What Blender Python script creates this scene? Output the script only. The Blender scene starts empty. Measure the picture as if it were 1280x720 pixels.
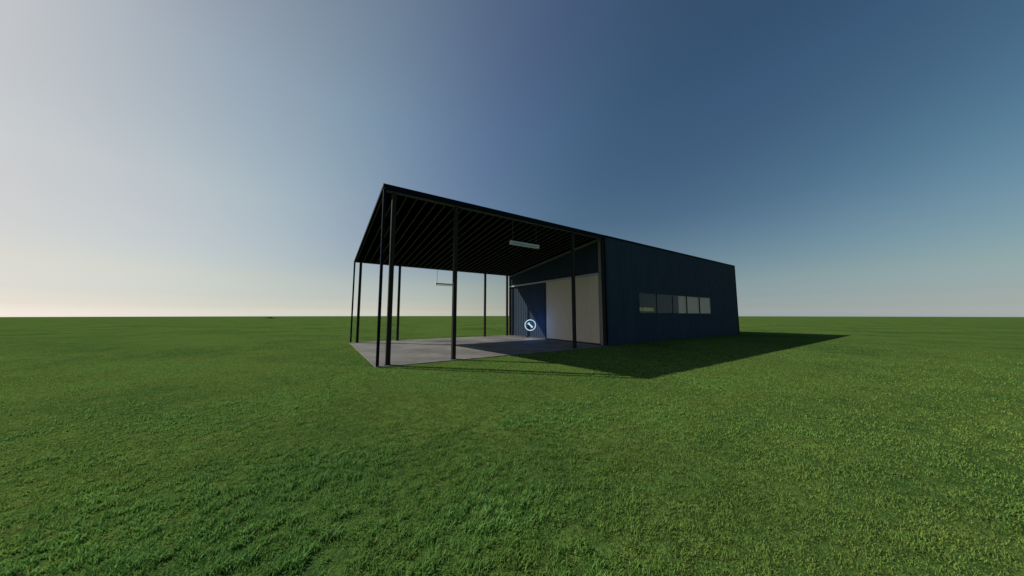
import bpy, bmesh, math, random
import numpy as np
from mathutils import Vector, Matrix

random.seed(7)
rng = np.random.default_rng(11)
scene = bpy.context.scene
COL = scene.collection

# ------------------------------------------------------------------ sizes (metres)
W = 10.04            # depth of the shed
X1 = 11.94           # open canopy runs from x=0 to X1, the closed hall from X1 to L
L = 30.79
HH, HL = 6.406, 5.19  # roof top at the high (near) and low (far) edge
SLOPE = (HL - HH) / W
CAM = Vector((-1.691, -10.699, 1.75))
PITCH, YAW, F = 0.0937, 0.588, 358.75
SUN_TRAVEL = Vector((5.952, -6.06, -6.406)).normalized()


def roof_z(y):
    return HH + SLOPE * y


# ------------------------------------------------------------------ materials
def new_mat(name):
    m = bpy.data.materials.new(name)
    m.use_nodes = True
    nt = m.node_tree
    b = nt.nodes['Principled BSDF']
    return m, nt, b


def node(nt, kind, **kw):
    n = nt.nodes.new(kind)
    for k, v in kw.items():
        if k in n.inputs:
            n.inputs[k].default_value = v
        else:
            setattr(n, k, v)
    return n


def ramp(nt, stops):
    r = nt.nodes.new('ShaderNodeValToRGB')
    e = r.color_ramp.elements
    while len(e) < len(stops):
        e.new(0.5)
    for el, (p, c) in zip(e, stops):
        el.position = p
        el.color = (*c, 1) if len(c) == 3 else c
    return r


def pos(nt):
    return nt.nodes.new('ShaderNodeNewGeometry').outputs['Position']


def noise(nt, vec, scale, detail=4, rough=0.55):
    n = node(nt, 'ShaderNodeTexNoise', Scale=scale, Detail=detail, Roughness=rough)
    nt.links.new(vec, n.inputs['Vector'])
    return n.outputs['Fac']


def scaled(nt, vec, s):
    m = node(nt, 'ShaderNodeMapping')
    m.inputs['Scale'].default_value = s
    nt.links.new(vec, m.inputs['Vector'])
    return m.outputs['Vector']


def paint(name, a, b, rough=0.5, scale=1.3, stretch=(1, 1, .25), bump=0.02, metallic=0.0, spec=0.4):
    """painted sheet steel: two close tones in soft vertical streaks, uneven gloss"""
    m, nt, bs = new_mat(name)
    v = scaled(nt, pos(nt), stretch)
    f = noise(nt, v, scale, 6, 0.65)
    r = ramp(nt, [(0.32, a), (0.68, b)])
    nt.links.new(f, r.inputs['Fac'])
    nt.links.new(r.outputs['Color'], bs.inputs['Base Color'])
    f2 = noise(nt, pos(nt), scale * 6, 5, 0.6)
    rr = node(nt, 'ShaderNodeMapRange')
    rr.inputs['To Min'].default_value = rough - .1
    rr.inputs['To Max'].default_value = rough + .12
    nt.links.new(f2, rr.inputs['Value'])
    nt.links.new(rr.outputs['Result'], bs.inputs['Roughness'])
    bs.inputs['Metallic'].default_value = metallic
    bs.inputs['Specular IOR Level'].default_value = spec
    if bump:
        bp = node(nt, 'ShaderNodeBump', Strength=bump, Distance=0.02)
        nt.links.new(f2, bp.inputs['Height'])
        nt.links.new(bp.outputs['Normal'], bs.inputs['Normal'])
    return m


M_NAVY = paint('navy_cladding', (.026, .042, .065), (.036, .056, .083), .65, spec=.1)
M_FASCIA = paint('navy_trim', (.003, .006, .012), (.005, .009, .017), .6, spec=.05)
M_TAUPE = paint('taupe_steel', (.021, .0185, .016), (.027, .024, .021), .6, spec=.08)
M_TRIM = paint('grey_trim', (.18, .165, .148), (.22, .205, .185), .5)
M_BEIGE = paint('beige_cladding', (.62, .51, .385), (.68, .565, .43), .65, spec=.1)
M_TRACK = paint('galvanised_track', (.33, .345, .35), (.4, .415, .42), .45, metallic=.0)
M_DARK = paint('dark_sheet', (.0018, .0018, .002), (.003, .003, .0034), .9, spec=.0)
M_RAFTER = paint('rafter_steel', (.085, .078, .081), (.105, .097, .10), .6, spec=.1)
M_PLINTH = paint('dark_plinth', (.03, .025, .022), (.045, .038, .032), .8)
M_INNER = paint('inner_sheet', (.06, .065, .07), (.08, .085, .09), .8)
M_ADDED_PANEL = paint('beige_added_panel', (.88, .64, .51), (.93, .69, .55), .8, spec=0)
M_LAMP = paint('lamp_enamel', (.58, .57, .56), (.66, .65, .64), .4)
M_TUBE = paint('lamp_tube', (.8, .8, .8), (.85, .85, .85), .25)
M_CABLE = paint('lamp_cable', (.05, .05, .05), (.07, .07, .07), .6)
M_BOARD, _nt, _bs = new_mat('yellow_board')
_f = noise(_nt, scaled(_nt, pos(_nt), (2.2, 1, 4)), 1.6, 3)
_r = ramp(_nt, [(.35, (.36, .30, .04)), (.5, (.80, .66, .10)), (.66, (.92, .78, .22))])
_nt.links.new(_f, _r.inputs['Fac'])
_nt.links.new(_r.outputs['Color'], _bs.inputs['Base Color'])
_bs.inputs['Roughness'].default_value = .6


def glass_mat():
    m, nt, b = new_mat('window_glass')
    nt.nodes.remove(b)
    out = nt.nodes['Material Output']
    fr = node(nt, 'ShaderNodeFresnel', IOR=1.5)
    bf = nt.nodes.new('ShaderNodeNewGeometry')
    ior = node(nt, 'ShaderNodeMapRange')      # leaving the thin pane mirrors entering it
    ior.inputs['To Min'].default_value = 1.5
    ior.inputs['To Max'].default_value = 1 / 1.5
    nt.links.new(bf.outputs['Backfacing'], ior.inputs['Value'])
    nt.links.new(ior.outputs['Result'], fr.inputs['IOR'])
    tr = node(nt, 'ShaderNodeBsdfTransparent')
    tr.inputs['Color'].default_value = (.97, .96, .94, 1)
    gl = node(nt, 'ShaderNodeBsdfGlossy', Roughness=.015)
    gl.inputs['Color'].default_value = (.22, .28, .34, 1)
    mx = nt.nodes.new('ShaderNodeMixShader')
    nt.links.new(fr.outputs['Fac'], mx.inputs['Fac'])
    nt.links.new(tr.outputs[0], mx.inputs[1])
    nt.links.new(gl.outputs[0], mx.inputs[2])
    nt.links.new(mx.outputs[0], out.inputs['Surface'])
    return m


M_GLASS = glass_mat()


def concrete_mat():
    m, nt, b = new_mat('worn_concrete')
    p = pos(nt)
    f1 = noise(nt, p, .45, 7, .6)
    f2 = noise(nt, scaled(nt, p, (.5, 2.6, 1)), 2.2, 8, .72)
    f3 = noise(nt, p, 60, 4, .7)
    mx = node(nt, 'ShaderNodeMath', operation='MULTIPLY_ADD')
    nt.links.new(f2, mx.inputs[0])
    mx.inputs[1].default_value = .6
    nt.links.new(f1, mx.inputs[2])
    r = ramp(nt, [(.62, (.062, .060, .056)), (.74, (.102, .098, .091)), (.84, (.13, .124, .115)), (.95, (.185, .176, .162))])
    nt.links.new(mx.outputs[0], r.inputs['Fac'])
    mul = node(nt, 'ShaderNodeMix', data_type='RGBA', blend_type='MULTIPLY')
    mul.inputs['Factor'].default_value = .5
    r3 = ramp(nt, [(.3, (.62, .62, .62)), (.62, (1.1, 1.1, 1.1))])
    nt.links.new(f3, r3.inputs['Fac'])
    nt.links.new(r.outputs['Color'], mul.inputs['A'])
    nt.links.new(r3.outputs['Color'], mul.inputs['B'])
    nt.links.new(mul.outputs['Result'], b.inputs['Base Color'])
    b.inputs['Roughness'].default_value = .9
    bp = node(nt, 'ShaderNodeBump', Strength=.3, Distance=.01)
    nt.links.new(f3, bp.inputs['Height'])
    nt.links.new(bp.outputs['Normal'], b.inputs['Normal'])
    return m


M_CONC = concrete_mat()

# grass colours: (dark, mid, light) in broad drifts of cooler and warmer green
def grass_colour(nt, b, gain, fine):
    p = pos(nt)
    big = noise(nt, p, .16, 5, .6)
    mid = noise(nt, p, 1.1, 5, .62)
    add = node(nt, 'ShaderNodeMath', operation='MULTIPLY_ADD')
    nt.links.new(mid, add.inputs[0])
    add.inputs[1].default_value = .75
    nt.links.new(big, add.inputs[2])
    g = lambda c: tuple(min(1, gain * x) for x in c)
    r = ramp(nt, [(.67, g((.044, .098, .026))), (.82, g((.069, .128, .029))), (.93, g((.092, .145, .033))), (1.0, g((.082, .158, .036)))])
    nt.links.new(add.outputs[0], r.inputs['Fac'])
    f = noise(nt, p, fine, 4, .75)
    r2 = ramp(nt, [(.28, (.45, .45, .48)), (.52, (1, 1, 1)), (.74, (1.55, 1.5, 1.4))])
    nt.links.new(f, r2.inputs['Fac'])
    mul = node(nt, 'ShaderNodeMix', data_type='RGBA', blend_type='MULTIPLY')
    mul.inputs['Factor'].default_value = 1
    nt.links.new(r.outputs['Color'], mul.inputs['A'])
    nt.links.new(r2.outputs['Color'], mul.inputs['B'])
    nt.links.new(mul.outputs['Result'], b.inputs['Base Color'])
    b.inputs['Specular IOR Level'].default_value = .0
    b.inputs['Roughness'].default_value = .75
    return p, f, mid


def ground_mat():
    m, nt, b = new_mat('grass_ground')
    p, f, mid = grass_colour(nt, b, .88, 9.)
    n2 = noise(nt, p, 22, 3, .7)
    a = node(nt, 'ShaderNodeMath', operation='MULTIPLY_ADD')
    nt.links.new(f, a.inputs[0])
    a.inputs[1].default_value = 1.3
    nt.links.new(n2, a.inputs[2])
    bp = node(nt, 'ShaderNodeBump', Strength=.55, Distance=.07)
    nt.links.new(a.outputs[0], bp.inputs['Height'])
    nt.links.new(bp.outputs['Normal'], b.inputs['Normal'])
    return m


def blade_mat():
    m, nt, b = new_mat('grass_blades')
    p = pos(nt)
    at = node(nt, 'ShaderNodeAttribute', attribute_name='lush')
    r = ramp(nt, [(0., (.25, .29, .085)), (.4, (.25, .29, .085)), (.5, (.172, .246, .054)), (.62, (.150, .262, .056)), (.82, (.156, .310, .070)), (1., (.180, .350, .100))])
    sh = node(nt, 'ShaderNodeMapRange', clamp=True)
    sh.inputs['From Min'].default_value = -1
    sh.inputs['From Max'].default_value = 1
    nt.links.new(at.outputs['Fac'], sh.inputs['Value'])
    nt.links.new(sh.outputs['Result'], r.inputs['Fac'])
    big = noise(nt, p, .35, 4, .6)
    fine = noise(nt, p, 24, 3, .7)
    r2 = ramp(nt, [(.25, (.62, .64, .68)), (.5, (1, 1, 1)), (.75, (1.4, 1.3, 1.15))])
    ad = node(nt, 'ShaderNodeMath', operation='MULTIPLY_ADD')
    nt.links.new(fine, ad.inputs[0])
    ad.inputs[1].default_value = .5
    hf = node(nt, 'ShaderNodeMath', operation='MULTIPLY')
    nt.links.new(big, hf.inputs[0])
    hf.inputs[1].default_value = .5
    nt.links.new(hf.outputs[0], ad.inputs[2])
    nt.links.new(ad.outputs[0], r2.inputs['Fac'])
    mul = node(nt, 'ShaderNodeMix', data_type='RGBA', blend_type='MULTIPLY')
    mul.inputs['Factor'].default_value = 1
    nt.links.new(r.outputs['Color'], mul.inputs['A'])
    nt.links.new(r2.outputs['Color'], mul.inputs['B'])
    nt.links.new(mul.outputs['Result'], b.inputs['Base Color'])
    b.inputs['Roughness'].default_value = .55
    b.inputs['Specular IOR Level'].default_value = .06
    out = nt.nodes['Material Output']
    tl = nt.nodes.new('ShaderNodeBsdfTranslucent')
    lk = b.inputs['Base Color'].links[0].from_socket
    nt.links.new(lk, tl.inputs['Color'])
    mx = nt.nodes.new('ShaderNodeMixShader')
    mx.inputs['Fac'].default_value = .38
    nt.links.new(b.outputs[0], mx.inputs[1])
    nt.links.new(tl.outputs[0], mx.inputs[2])
    nt.links.new(mx.outputs[0], out.inputs['Surface'])
    return m


M_GROUND = ground_mat()
M_BLADE = blade_mat()
M_BUSH = paint('bush_leaves', (.03, .05, .02), (.06, .085, .03), .7, 3, (1, 1, 1))


def glow_mat(name, col, s):
    m, nt, b = new_mat(name)
    b.inputs['Base Color'].default_value = (.02, .02, .02, 1)
    b.inputs['Specular IOR Level'].default_value = 0
    b.inputs['Emission Color'].default_value = (*col, 1)
    b.inputs['Emission Strength'].default_value = s
    return m


M_GLOW = glow_mat('glowing_symbol', (.52, .77, .95), 1.0)


# ------------------------------------------------------------------ mesh helpers
def link(o, parent=None):
    COL.objects.link(o)
    if parent:
        o.parent = parent
    return o


def obj(name, bm, mat, parent=None, bevel=0.0):
    me = bpy.data.meshes.new(name)
    bmesh.ops.recalc_face_normals(bm, faces=bm.faces[:])
    bm.to_mesh(me)
    bm.free()
    me.materials.append(mat)
    o = link(bpy.data.objects.new(name, me), parent)
    if bevel:
        md = o.modifiers.new('bevel', 'BEVEL')
        md.width = bevel
        md.segments = 2
        md.limit_method = 'ANGLE'
    return o


def empty(name, loc, label, cat, group=None):
    o = link(bpy.data.objects.new(name, None))
    o.location = loc
    o.empty_display_size = .3
    o['label'] = label
    o['category'] = cat
    if group:
        o['group'] = group
    return o


def box(bm, x0, x1, y0, y1, z0, z1, slope=0.0):
    """box; with slope the z values follow the roof pitch along y (given at y=0)"""
    v = [bm.verts.new((x, y, z + slope * y)) for z in (z0, z1) for x, y in ((x0, y0), (x1, y0), (x1, y1), (x0, y1))]
    for f in ((3, 2, 1, 0), (4, 5, 6, 7), (0, 1, 5, 4), (1, 2, 6, 5), (2, 3, 7, 6), (3, 0, 4, 7)):
        bm.faces.new([v[i] for i in f])


def make_box(name, mat, parent, dims, bevel=.006, slope=0.0):
    bm = bmesh.new()
    box(bm, *dims, slope=slope)
    return obj(name, bm, mat, parent, bevel)


def tube(bm, p, q, r, seg=12):
    p, q = Vector(p), Vector(q)
    d = q - p
    ret = bmesh.ops.create_cone(bm, cap_ends=True, segments=seg, radius1=r, radius2=r, depth=d.length)
    rot = d.to_track_quat('Z', 'Y').to_matrix().to_4x4()
    bmesh.ops.transform(bm, matrix=Matrix.Translation((p + q) / 2) @ rot, verts=ret['verts'])


PERIOD, RIB = .24, .07


def cladding(bm, place, u0, u1, zlo, zhi, thick=.06, rib=.03):
    """trapezoid-ribbed sheet between u0 and u1, from zlo to zhi(u); place(u, outward) -> (x, y)"""
    us = []
    k = math.floor(u0 / PERIOD)
    while k * PERIOD < u1:
        b = k * PERIOD
        for du, d in ((0, 0), (PERIOD - RIB - .05, 0), (PERIOD - RIB - .02, rib), (PERIOD - .03, rib), (PERIOD - .001, 0)):
            us.append((b + du, d))
        k += 1
    us = [(u, d) for u, d in us if u0 < u < u1]
    us = [(u0, 0)] + us + [(u1, 0)]
    prof = us + [(u, -thick) for u, _ in reversed(us)]
    lo, hi = [], []
    for u, d in prof:
        x, y = place(u, d)
        lo.append(bm.verts.new((x, y, zlo)))
        hi.append(bm.verts.new((x, y, zhi(u))))
    n = len(us)
    N = len(prof)
    for i in range(N):
        j = (i + 1) % N
        bm.faces.new((lo[i], lo[j], hi[j], hi[i]))
    for i in range(n - 1):          # caps as strips between front and back profile
        a, b2, c, d2 = i, i + 1, N - 2 - i, N - 1 - i
        bm.faces.new((hi[a], hi[b2], hi[c], hi[d2]))
        bm.faces.new((lo[d2], lo[c], lo[b2], lo[a]))


# ------------------------------------------------------------------ ground
def build_ground():
    bm = bmesh.new()
    rings = [0, 5, 10, 15, 20, 30, 45, 60, 80, 110, 150, 220, 320, 500, 800, 1300, 2200, 4000]
    seg = 96
    cx, cy = 6., 0.

    def zz(r):
        return 0.0 if r < 45 else -(r - 45) * .0031
    prev = None
    for r in rings:
        if r == 0:
            cur = [bm.verts.new((cx, cy, 0))]
        else:
            cur = [bm.verts.new((cx + r * math.cos(2 * math.pi * k / seg), cy + r * math.sin(2 * math.pi * k / seg), zz(r))) for k in range(seg)]
        if prev:
            for k in range(seg):
                j = (k + 1) % seg
                if len(prev) == 1:
                    bm.faces.new((prev[0], cur[k], cur[j]))
                else:
                    bm.faces.new((prev[k], cur[k], cur[j], prev[j]))
        prev = cur
    o = obj('ground', bm, M_GROUND)
    o['kind'] = 'structure'
    for p in o.data.polygons:
        p.use_smooth = True


build_ground()


# smooth value noise for the clumps of the lawn
def vnoise(x, y, s, seed):
    r = np.random.default_rng(seed).random((256, 256))
    x, y = x / s + 1000, y / s + 1000
    xi, yi = np.floor(x).astype(int), np.floor(y).astype(int)
    fx, fy = x - xi, y - yi
    fx, fy = fx * fx * (3 - 2 * fx), fy * fy * (3 - 2 * fy)
    g = lambda a, b: r[a % 256, b % 256]
    return (g(xi, yi) * (1 - fx) + g(xi + 1, yi) * fx) * (1 - fy) + (g(xi, yi + 1) * (1 - fx) + g(xi + 1, yi + 1) * fx) * fy


def build_grass():
    D0, D1, NEAR, RHO = 1.1, 30., 4.2, 9500
    half = math.radians(68)
    # distances drawn so that density is RHO up to NEAR and falls with 1/d^2 beyond
    n1 = int(RHO * half * (NEAR ** 2 - D0 ** 2))
    n2 = int(RHO * 2 * half * NEAR ** 2 * math.log(D1 / NEAR))
    d = np.concatenate([np.sqrt(rng.uniform(D0 ** 2, NEAR ** 2, n1)), NEAR * np.exp(rng.uniform(0, math.log(D1 / NEAR), n2))])
    keep = rng.random(len(d)) < np.clip((D1 - d) / (D1 - 6), 0, 1) ** 1.1
    d = d[keep]
    a = YAW + rng.uniform(-half, half, len(d))
    # the lawn starts a few metres behind the camera so a step aside still stands on grass
    x = CAM.x - 1.2 * math.sin(YAW) + d * np.sin(a)
    y = CAM.y - 1.2 * math.cos(YAW) + d * np.cos(a)
    cl = .55 * vnoise(x, y, .075, 1) + .3 * vnoise(x, y, .19, 6) + .15 * vnoise(x, y, .5, 2)          # tufts
    cl = np.clip((cl - .5) * 1.4 + .5, 0, 1)
    drift = .65 * vnoise(x, y, 1.7, 3) + .35 * vnoise(x, y, .55, 4)
    lush = np.clip((drift - .28) / .46, 0, 1) ** 1.3 * np.clip(1.15 - d / 16, .25, 1)
    keep = rng.random(len(x)) < np.clip(.1 + 1.5 * (cl - .12), .1, 1)
    keep &= ~((x > -.1) & (x < L + .1) & (y > -.16) & (y < W + .16))
    x, y, d, cl, lush = x[keep], y[keep], d[keep], cl[keep], lush[keep]
    n = len(x)
    far = np.maximum(1, d / NEAR)
    h = (.008 + .022 * cl + (.001 + .028 * cl ** 1.2) * lush) * rng.uniform(.6, 1.4, n)
    wd = (.0026 + .0028 * lush * cl) * far ** .7 * rng.uniform(.7, 1.3, n)
    ang = rng.uniform(0, 2 * math.pi, n)
    lean = rng.uniform(.1, 1.25, n) * h
    la = ang + rng.normal(0, .5, n) + math.pi / 2
    # a common lay inside each tuft
    lay = 2 * math.pi * vnoise(x, y, .5, 5) * 2
    la = np.where(rng.random(n) < .25, lay, la)
    wx, wy = np.cos(ang) * wd, np.sin(ang) * wd
    lx, ly = np.cos(la) * lean, np.sin(la) * lean
    V = np.zeros((n, 5, 3), np.float32)
    z0 = np.full(n, -.004)
    V[:, 0] = np.stack([x - wx, y - wy, z0], 1)
    V[:, 1] = np.stack([x + wx, y + wy, z0], 1)
    V[:, 2] = np.stack([x + lx * .35 + wx * .8, y + ly * .35 + wy * .8, h * .6], 1)
    V[:, 3] = np.stack([x + lx * .35 - wx * .8, y + ly * .35 - wy * .8, h * .6], 1)
    V[:, 4] = np.stack([x + lx, y + ly, h], 1)
    base = (np.arange(n) * 5)[:, None]
    quads = base + np.array([[0, 1, 2, 3]])
    tris = base + np.array([[3, 2, 4]])
    me = bpy.data.meshes.new('grass')
    me.vertices.add(n * 5)
    me.vertices.foreach_set('co', V.reshape(-1))
    loops = np.concatenate([quads.reshape(-1), tris.reshape(-1)]).astype(np.int32)
    me.loops.add(len(loops))
    me.loops.foreach_set('vertex_index', loops)
    me.polygons.add(2 * n)
    me.polygons.foreach_set('loop_start', np.concatenate([np.arange(n) * 4, n * 4 + np.arange(n) * 3]).astype(np.int32))
    me.update(calc_edges=True)
    att = me.attributes.new('lush', 'FLOAT', 'POINT')
    tone = np.clip(lush * (.35 + .55 * cl) + rng.normal(0, .22, n) + .3 * (cl - .5), 0, 1)
    tone[rng.random(n) < .035] = -1.0          # straw-coloured dry blades
    att.data.foreach_set('value', np.repeat(tone, 5).astype(np.float32))
    me.materials.append(M_BLADE)
    o = link(bpy.data.objects.new('grass', me))
    o['kind'] = 'stuff'
    o['label'] = 'short green grass covering the flat field around the shed'
    o['category'] = 'grass'
    print('blades', n)


build_grass()

# ------------------------------------------------------------------ slab
bm = bmesh.new()
box(bm, -.07, X1 - .02, -.12, W + .1, -.2, .03)
slab = obj('concrete_slab', bm, M_CONC, None, .012)
slab['kind'] = 'structure'
bm = bmesh.new()
box(bm, X1 + .0, L - .1, .1, W - .1, -.2, .025)
fl = obj('floor', bm, M_CONC)
fl['kind'] = 'structure'

# ------------------------------------------------------------------ the shed: one building, canopy and hall under one roof
shed = empty('steel_shed', (0, 0, 0), 'long dark navy steel shed with open post canopy, beige sliding door and ribbon window', 'shed')

RT = .05   # roof sheet thickness
# roof sheet (canopy and hall in one slope)
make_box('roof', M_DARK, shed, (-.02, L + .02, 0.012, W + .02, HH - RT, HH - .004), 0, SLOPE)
# fascias
make_box('fascia', M_FASCIA, shed, (-.02, X1 - .06, -.03, .01, HH - .2, HH), .004)
make_box('fascia', M_FASCIA, shed, (X1 - .058, L + .02, -.045, .01, HH - .09, HH), .004)
make_box('fascia', M_FASCIA, shed, (-.05, -.022, -.03, W + .02, HH - .11, HH + .004), .004, SLOPE)
make_box('fascia', M_FASCIA, shed, (-.05, L + .02, W + .022, W + .05, HL - .07, HL - .002), .004)
# edge beams under the rafters
make_box('edge_beam', M_RAFTER, shed, (.02, X1 - .16, .03, .17, HH - .235, HH - .165), .004)
make_box('edge_beam', M_RAFTER, shed, (.02, X1 - .16, W - .17, W - .03, HL - .075, HL - .015), .004)
# rafters
k = 0
x = .07
proto = None
while x < X1 - .25:
    if proto is None:
        proto = make_box('rafter', M_RAFTER, shed, (-.014, .014, .18, W - .18, HH - RT - .062, HH - RT - .002), 0, SLOPE)
        proto.location.x = x
    else:
        c = proto.copy()
        COL.objects.link(c)
        c.parent = shed
        c.location.x = x
    x += .388
# posts
PX = [.345, 2.75, 9.43]
ps = .074
postn = None
for yy, top in ((.105, HH - .237), (W - .1, HL - .077)):
    for px in PX + ([11.862] if yy < 1 else [11.56]):
        bm = bmesh.new()
        box(bm, px - ps, px + ps, yy - ps, yy + ps, .04, top)
        p = obj('post', bm, M_TAUPE, shed, .008)
        bm = bmesh.new()
        box(bm, px - ps - .035, px + ps + .035, yy - ps - .03, yy + ps + .03, .028, .042)
        obj('base_plate', bm, M_TAUPE, p, .003)
for yy, top in ((0.0, HH - .202), (W, HL - .06)):
    bm = bmesh.new()
    box(bm, -.045, .045, yy - .05, yy + .05, .0, top)
    obj('corner_post', bm, M_FASCIA, shed, .006)

# walls -------------------------------------------------------------
side = lambda u, d: (u, .02 - d)
front = lambda u, d: (X1 - d, u)
back = lambda u, d: (u, W - .02 + d)
rear = lambda u, d: (L - .06 + d, u)
WX0, WX1, WZ0, WZ1 = 15.17, 25.42, 1.845, 3.19
bm = bmesh.new()
ztop = lambda u: HH - .085
cladding(bm, side, X1 + .02, WX0, .02, ztop)
cladding(bm, side, WX1, L, .02, ztop)
cladding(bm, side, WX0 + .001, WX1 - .001, .02, lambda u: WZ0)
cladding(bm, side, WX0 + .001, WX1 - .001, WZ1, ztop)
obj('wall', bm, M_NAVY, shed)
bm = bmesh.new()
cladding(bm, front, .19, W - .1, .03, lambda u: roof_z(u) - RT - .012)
front_wall = obj('wall', bm, M_NAVY, shed)
bm = bmesh.new()
cladding(bm, back, X1 + .05, L - .05, -.05, lambda u: HL - .08)
obj('wall', bm, M_NAVY, shed)
bm = bmesh.new()
cladding(bm, rear, .08, W - .08, -.05, lambda u: roof_z(u) - RT - .012)
obj('wall', bm, M_NAVY, shed)
# trims
make_box('gable_trim', M_TRIM, shed, (X1 - .085, X1 - .034, .16, W - .12, HH - RT - .17, HH - RT - .02), .004, SLOPE)
make_box('corner_trim', M_TRIM, shed, (X1 - .1, X1 - .034, .2, .41, .04, HH - .27), .004)
make_box('corner_trim', M_TAUPE, shed, (X1 - .1, X1 + .1, W - .11, W + .04, .04, HL - .09), .004)
make_box('corner_trim', M_FASCIA, shed, (X1 + .002, X1 + .018, -.035, .11, .03, HH - .092), .004)
make_box('corner_trim', M_FASCIA, shed, (L + .002, L + .03, -.035, .1, .0, HH - .095), .004)
make_box('plinth', M_PLINTH, shed, (X1 - .06, X1 - .031, .41, W - .12, .031, .1), .003)
# sliding door on its track
track = make_box('door_track', M_TRACK, shed, (X1 - .16, X1 - .034, .41, W - .13, 4.115, 4.225), .006)
bm = bmesh.new()
cladding(bm, lambda u, d: (X1 - .1 - d, u), .45, 5.16, .11, lambda u: 4.11, .05, .014)
door = obj('sliding_door', bm, M_BEIGE, shed)
door['label'] = 'beige ribbed sliding door half covering the navy front'
make_box('edge_shade_strip', M_PLINTH, door, (X1 - .145, X1 - .05, 5.162, 5.2, .11, 4.1), .003)  # dark strip painting the shadow gap beside the proud door edge
make_box('bottom_rail', M_PLINTH, door, (X1 - .15, X1 - .09, .45, 5.15, .06, .108), .003)
for yy in (1.2, 4.4):
    make_box('hanger', M_TRACK, door, (X1 - .175, X1 - .162, yy - .04, yy + .04, 4.02, 4.18), .003)

# ribbon window -----------------------------------------------------
win = make_box('window', M_PLINTH, shed, (WX0 + .002, WX1 - .002, .0, .07, WZ0 + .002, WZ0 + .03), .003)
fb = bmesh.new()
box(fb, WX0 + .002, WX1 - .002, .0, .07, WZ1 - .03, WZ1 - .002)
step = (WX1 - WX0) / 5
for i in range(6):
    c = WX0 + i * step
    wv = .03 if i in (3, 4) else .011
    c = min(max(c, WX0 + wv + .002), WX1 - wv - .002)
    box(fb, c - wv, c + wv, .002, .068, WZ0 + .032, WZ1 - .032)
obj('frame', fb, M_PLINTH, win, .003)
gb = bmesh.new()
for i in range(5):
    box(gb, WX0 + i * step + .008, WX0 + (i + 1) * step - .008, .03, .036, WZ0 + .032, WZ1 - .032)
obj('glass', gb, M_GLASS, win)
bm = bmesh.new()
cladding(bm, lambda u, d: (u, .13 - d), 20.30, WX1 - .03, WZ0 + .01, lambda u: WZ1 - .01, .02)
bl = obj('added_panel', bm, M_ADDED_PANEL, win)  # added right behind the glass to catch skylight, in place of the lit interior
bl['label'] = 'beige ribbed panel added behind the right half of the window in place of the lit interior'
make_box('sill_board', M_BOARD, win, (WX0 + .04, 17.02, .14, .18, 2.0, 2.24), .004)
make_box('sill_shelf', M_PLINTH, win, (WX0 + .04, 17.1, .1, .34, 1.93, 1.998), .004)
# inner partition that closes the window bay off from the hall
make_box('inner_wall', M_INNER, shed, (X1 + .12, L - .2, 5.0, 5.1, .03, 5.5), 0)

# ------------------------------------------------------------------ hanging lamps
def make_lamp(name, loc, label, ztop):
    """twin tube batten, long axis along x, hung on two cables; origin at the middle of the housing"""
    r = empty(name, loc, label, 'lamp', 'tube lamps hanging under the canopy')
    hl = .78
    bm = bmesh.new()
    prof = [(-.075, -.02), (-.06, .045), (.06, .045), (.075, -.02), (.02, -.045), (-.02, -.045)]
    a = [bm.verts.new((-hl, y, z)) for y, z in prof]
    b = [bm.verts.new((hl, y, z)) for y, z in prof]
    bm.faces.new(a)
    bm.faces.new(b[::-1])
    for i in range(6):
        j = (i + 1) % 6
        bm.faces.new((a[i], b[i], b[j], a[j]))
    obj('housing', bm, M_LAMP, r, .004)
    for s in (-1, 1):
        bm = bmesh.new()
        tube(bm, (-hl + .03, s * .05, -.1), (hl - .03, s * .05, -.1), .02)
        obj('tube', bm, M_TUBE, r)
        bm = bmesh.new()
        box(bm, s * (hl + .012) - .028, s * (hl + .012) + .028, -.085, .085, -.125, .055)
        obj('end_cap', bm, M_LAMP, r, .012)
        bm = bmesh.new()
        tube(bm, (s * (hl - .09), 0, .04), (s * (hl - .09), 0, ztop - loc[2]), .011, 8)
        obj('cable', bm, M_CABLE, r)
    return r


make_lamp('hanging_lamp', (6.25, .12, 5.11), 'white twin tube lamp hung near the high front edge of the canopy', HH - .24)
make_lamp('hanging_lamp', (6.09, W - .12, 4.06), 'grey tube lamp seen against the sky at the low far edge of the canopy', HL - .08)

# ------------------------------------------------------------------ glowing round service marker in front of the wall
ICON = Vector((10.84, 5.75, 1.03))
to_cam = Vector((CAM.x - ICON.x, CAM.y - ICON.y, 0)).normalized()
mk = empty('service_marker', ICON, 'glowing pale blue ring with a spanner symbol floating before the navy wall', 'sign')
mk.rotation_euler = (0, 0, math.atan2(to_cam.y, to_cam.x) + math.pi / 2)   # local -y faces the viewer side
bm = bmesh.new()
RO, RI, seg = .40, .342, 64
vs = []
for k in range(seg):
    t = 2 * math.pi * k / seg
    vs.append([bm.verts.new((r * math.cos(t), yy, r * math.sin(t))) for r, yy in ((RO, -.015), (RI, -.015), (RI, .015), (RO, .015))])
for k in range(seg):
    a, b = vs[k], vs[(k + 1) % seg]
    for i in range(4):
        j = (i + 1) % 4
        bm.faces.new((a[i], a[j], b[j], b[i]))
obj('ring', bm, M_GLOW, mk, .004)
bm = bmesh.new()


def slab_poly(bm, pts, y0, y1, ang):
    c, s = math.cos(ang), math.sin(ang)
    f = [bm.verts.new((x * c - z * s, y0, x * s + z * c)) for x, z in pts]
    b = [bm.verts.new((x * c - z * s, y1, x * s + z * c)) for x, z in pts]
    bm.faces.new(f)
    bm.faces.new(b[::-1])
    for i in range(len(pts)):
        j = (i + 1) % len(pts)
        bm.faces.new((f[i], f[j], b[j], b[i]))


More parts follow.
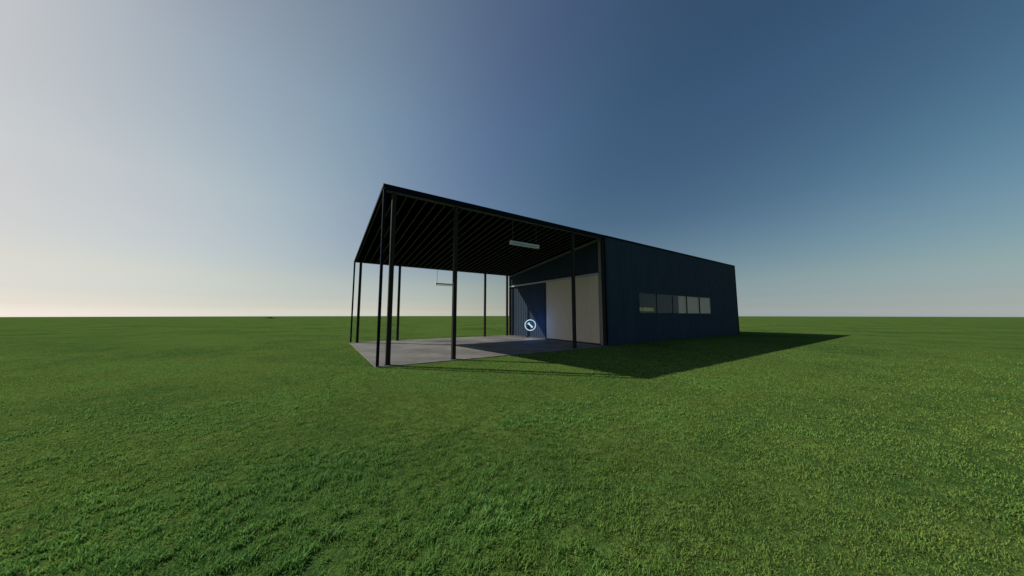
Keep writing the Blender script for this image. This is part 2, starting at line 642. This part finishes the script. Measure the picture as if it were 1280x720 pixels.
R1, R2, hb = .085, .07, .05
outline = []
a0 = math.asin(hb / R2)
for k in range(13):                                   # closed end
    t = -(math.pi - a0) + 2 * (math.pi - a0) * k / 12
    outline.append((.165 + R2 * math.cos(t), R2 * math.sin(t)))
a1 = math.asin(hb / R1)
open_half = .5
for k in range(7):                                    # open jaw, upper half
    t = a1 + (math.pi - open_half - a1) * k / 6
    outline.append((-.165 + R1 * math.cos(t), R1 * math.sin(t)))
outline += [(-.175, .026), (-.175, -.026)]
for k in range(7):
    t = (math.pi + open_half) + (math.pi - open_half - a1) * k / 6
    outline.append((-.165 + R1 * math.cos(t), R1 * math.sin(t)))
slab_poly(bm, outline, -.015, .015, math.radians(-45))
obj('spanner_symbol', bm, M_GLOW, mk, .003)
ld = bpy.data.lights.new('marker_glow', 'POINT')
ld.energy = 32
ld.color = (.03, .25, 1)
ld.shadow_soft_size = .3
lo = link(bpy.data.objects.new('marker_glow', ld), mk)
lo.location = (0, 0, 0)

# ------------------------------------------------------------------ low bush far off on the horizon
def far_bush():
    ang = YAW + math.atan((340 - 640) / F)
    r = 260
    cx, cy = CAM.x + r * math.sin(ang), CAM.y + r * math.cos(ang)
    gz = -(math.hypot(cx - 6, cy) - 45) * .0031
    b = empty('distant_bush', (cx, cy, gz), 'tiny dark low bush far away on the left horizon', 'bush')
    bm = bmesh.new()
    for i in range(420):
        u = random.gauss(0, 1.5)
        hmax = .9 * math.exp(-((u + .9) / 1.7) ** 2) + .25
        z = random.random() * hmax
        c = Vector((u * math.cos(-ang), random.gauss(0, .6), z))
        s = random.uniform(.1, .26)
        n = Vector((random.gauss(0, 1), random.gauss(0, 1), random.gauss(0, 1))).normalized()
        t = n.orthogonal().normalized()
        w = n.cross(t)
        vs = [bm.verts.new(c + t * s), bm.verts.new(c + w * s * .6), bm.verts.new(c - t * s), bm.verts.new(c - w * s * .6)]
        bm.faces.new(vs)
    obj('crown', bm, M_BUSH, b)
    bm = bmesh.new()
    tube(bm, (-.9, 0, -.1), (-.8, 0, .9), .07, 8)
    obj('stem', bm, M_BUSH, b)


far_bush()

# ------------------------------------------------------------------ light, sky
to_sun = -SUN_TRAVEL
elev = math.asin(to_sun.z)
azim = math.atan2(to_sun.x, to_sun.y)
sd = bpy.data.lights.new('sun', 'SUN')
sd.energy = 5.0
sd.angle = math.radians(.5)
sd.color = (1, .94, .84)
so = link(bpy.data.objects.new('sun', sd))
so.rotation_euler = SUN_TRAVEL.to_track_quat('-Z', 'Y').to_euler()
so.location = (-20, 20, 30)

w = bpy.data.worlds.new('World')
scene.world = w
w.use_nodes = True
nt = w.node_tree
sky = nt.nodes.new('ShaderNodeTexSky')
sky.sky_type = 'NISHITA'
sky.sun_disc = False
sky.sun_elevation = elev
sky.sun_rotation = azim
sky.altitude = 0
sky.air_density = 1.0
sky.dust_density = 0.3
sky.ozone_density = 2.0
bg = nt.nodes['Background']
# the clear air of this day: a paler horizon and a wide milky glow round the sun, as gains on the sky by height and by angle from the sun
tc = nt.nodes.new('ShaderNodeTexCoord')
sep = nt.nodes.new('ShaderNodeSeparateXYZ')
nt.links.new(tc.outputs['Generated'], sep.inputs[0])
dot = node(nt, 'ShaderNodeVectorMath', operation='DOT_PRODUCT')
nt.links.new(tc.outputs['Generated'], dot.inputs[0])
dot.inputs[1].default_value = to_sun
half_ = node(nt, 'ShaderNodeMath', operation='MULTIPLY_ADD')
nt.links.new(dot.outputs['Value'], half_.inputs[0])
half_.inputs[1].default_value = .5
half_.inputs[2].default_value = .5
GZ = [(0., (.90, 1.022, 1.397)), (.022, (.811, .824, .999)), (.05, (.846, .796, .85)), (.1, (1.022, .885, .769)), (.2, (1.101, .989, .839)),
      (.35, (1.091, 1.104, .949)), (.55, (1.08, 1.181, 1.057)), (.75, (1.038, 1.097, 1.008))]
# gains by the cosine of the angle from the sun: for the upper sky and for the band above the horizon
GD = [(-.6, (.921, 1.211, 1.169)), (-.3, (.616, .781, .868)), (0., (.572, .697, .834)), (.2, (.614, .735, .852)), (.35, (.82, .874, .964)),
      (.5, (1.015, .92, 1.055)), (.65, (1.333, 1.15, 1.088)), (.78, (1.659, 1.38, 1.147)), (.9, (1.79, 1.347, 1.094)), (1., (1.521, 1.203, 1.003))]
GL = [(-.6, (.764, .787, .796)), (-.3, (.805, .915, .999)), (0., (.961, 1.046, 1.051)), (.2, (1.108, 1.11, .998)), (.35, (1.279, 1.251, 1.134)),
      (.5, (1.216, 1.234, 1.157)), (.65, (1.034, 1.065, 1.051)), (.78, (1.054, 1.067, 1.114)), (.9, (.984, .896, .95)), (1., (.917, .758, .818))]
rz = ramp(nt, [(z, tuple(c / 2.5 for c in cc)) for z, cc in GZ])
rd, rl = [ramp(nt, [((z + 1) / 2, tuple(c / 1.8 for c in cc)) for z, cc in G]) for G in (GD, GL)]
rd.color_ramp.interpolation = rl.color_ramp.interpolation = 'B_SPLINE'
nt.links.new(sep.outputs[2], rz.inputs[0])
nt.links.new(half_.outputs[0], rd.inputs[0])
nt.links.new(half_.outputs[0], rl.inputs[0])
up = node(nt, 'ShaderNodeMapRange', clamp=True)
up.inputs['From Max'].default_value = .3
nt.links.new(sep.outputs[2], up.inputs['Value'])
both = node(nt, 'ShaderNodeMix', data_type='RGBA')
nt.links.new(up.outputs['Result'], both.inputs[0])
nt.links.new(rl.outputs[0], both.inputs[6])
nt.links.new(rd.outputs[0], both.inputs[7])
src = sky.outputs[0]
for gain_ in (rz.outputs[0], both.outputs[2]):
    mx_ = node(nt, 'ShaderNodeMix', data_type='RGBA', blend_type='MULTIPLY')
    mx_.inputs[0].default_value = 1
    nt.links.new(src, mx_.inputs[6])
    nt.links.new(gain_, mx_.inputs[7])
    src = mx_.outputs[2]
nt.links.new(src, bg.inputs['Color'])
bg.inputs['Strength'].default_value = .075 * 2.5 * 1.8

# ------------------------------------------------------------------ camera
cd = bpy.data.cameras.new('camera')
cd.sensor_width = 36
cd.lens = 36 * F / 1280
cd.clip_end = 10000
cd.clip_start = .05
co = link(bpy.data.objects.new('camera', cd))
co.location = CAM
co.rotation_euler = (math.pi / 2 + PITCH, 0, -YAW)
scene.camera = co
scene.view_settings.view_transform = 'Standard'
scene.view_settings.look = 'None'
scene.view_settings.exposure = 0
scene.view_settings.gamma = 1
scene.view_settings.use_curve_mapping = False
scene.cycles.max_bounces = 6
scene.cycles.transparent_max_bounces = 8
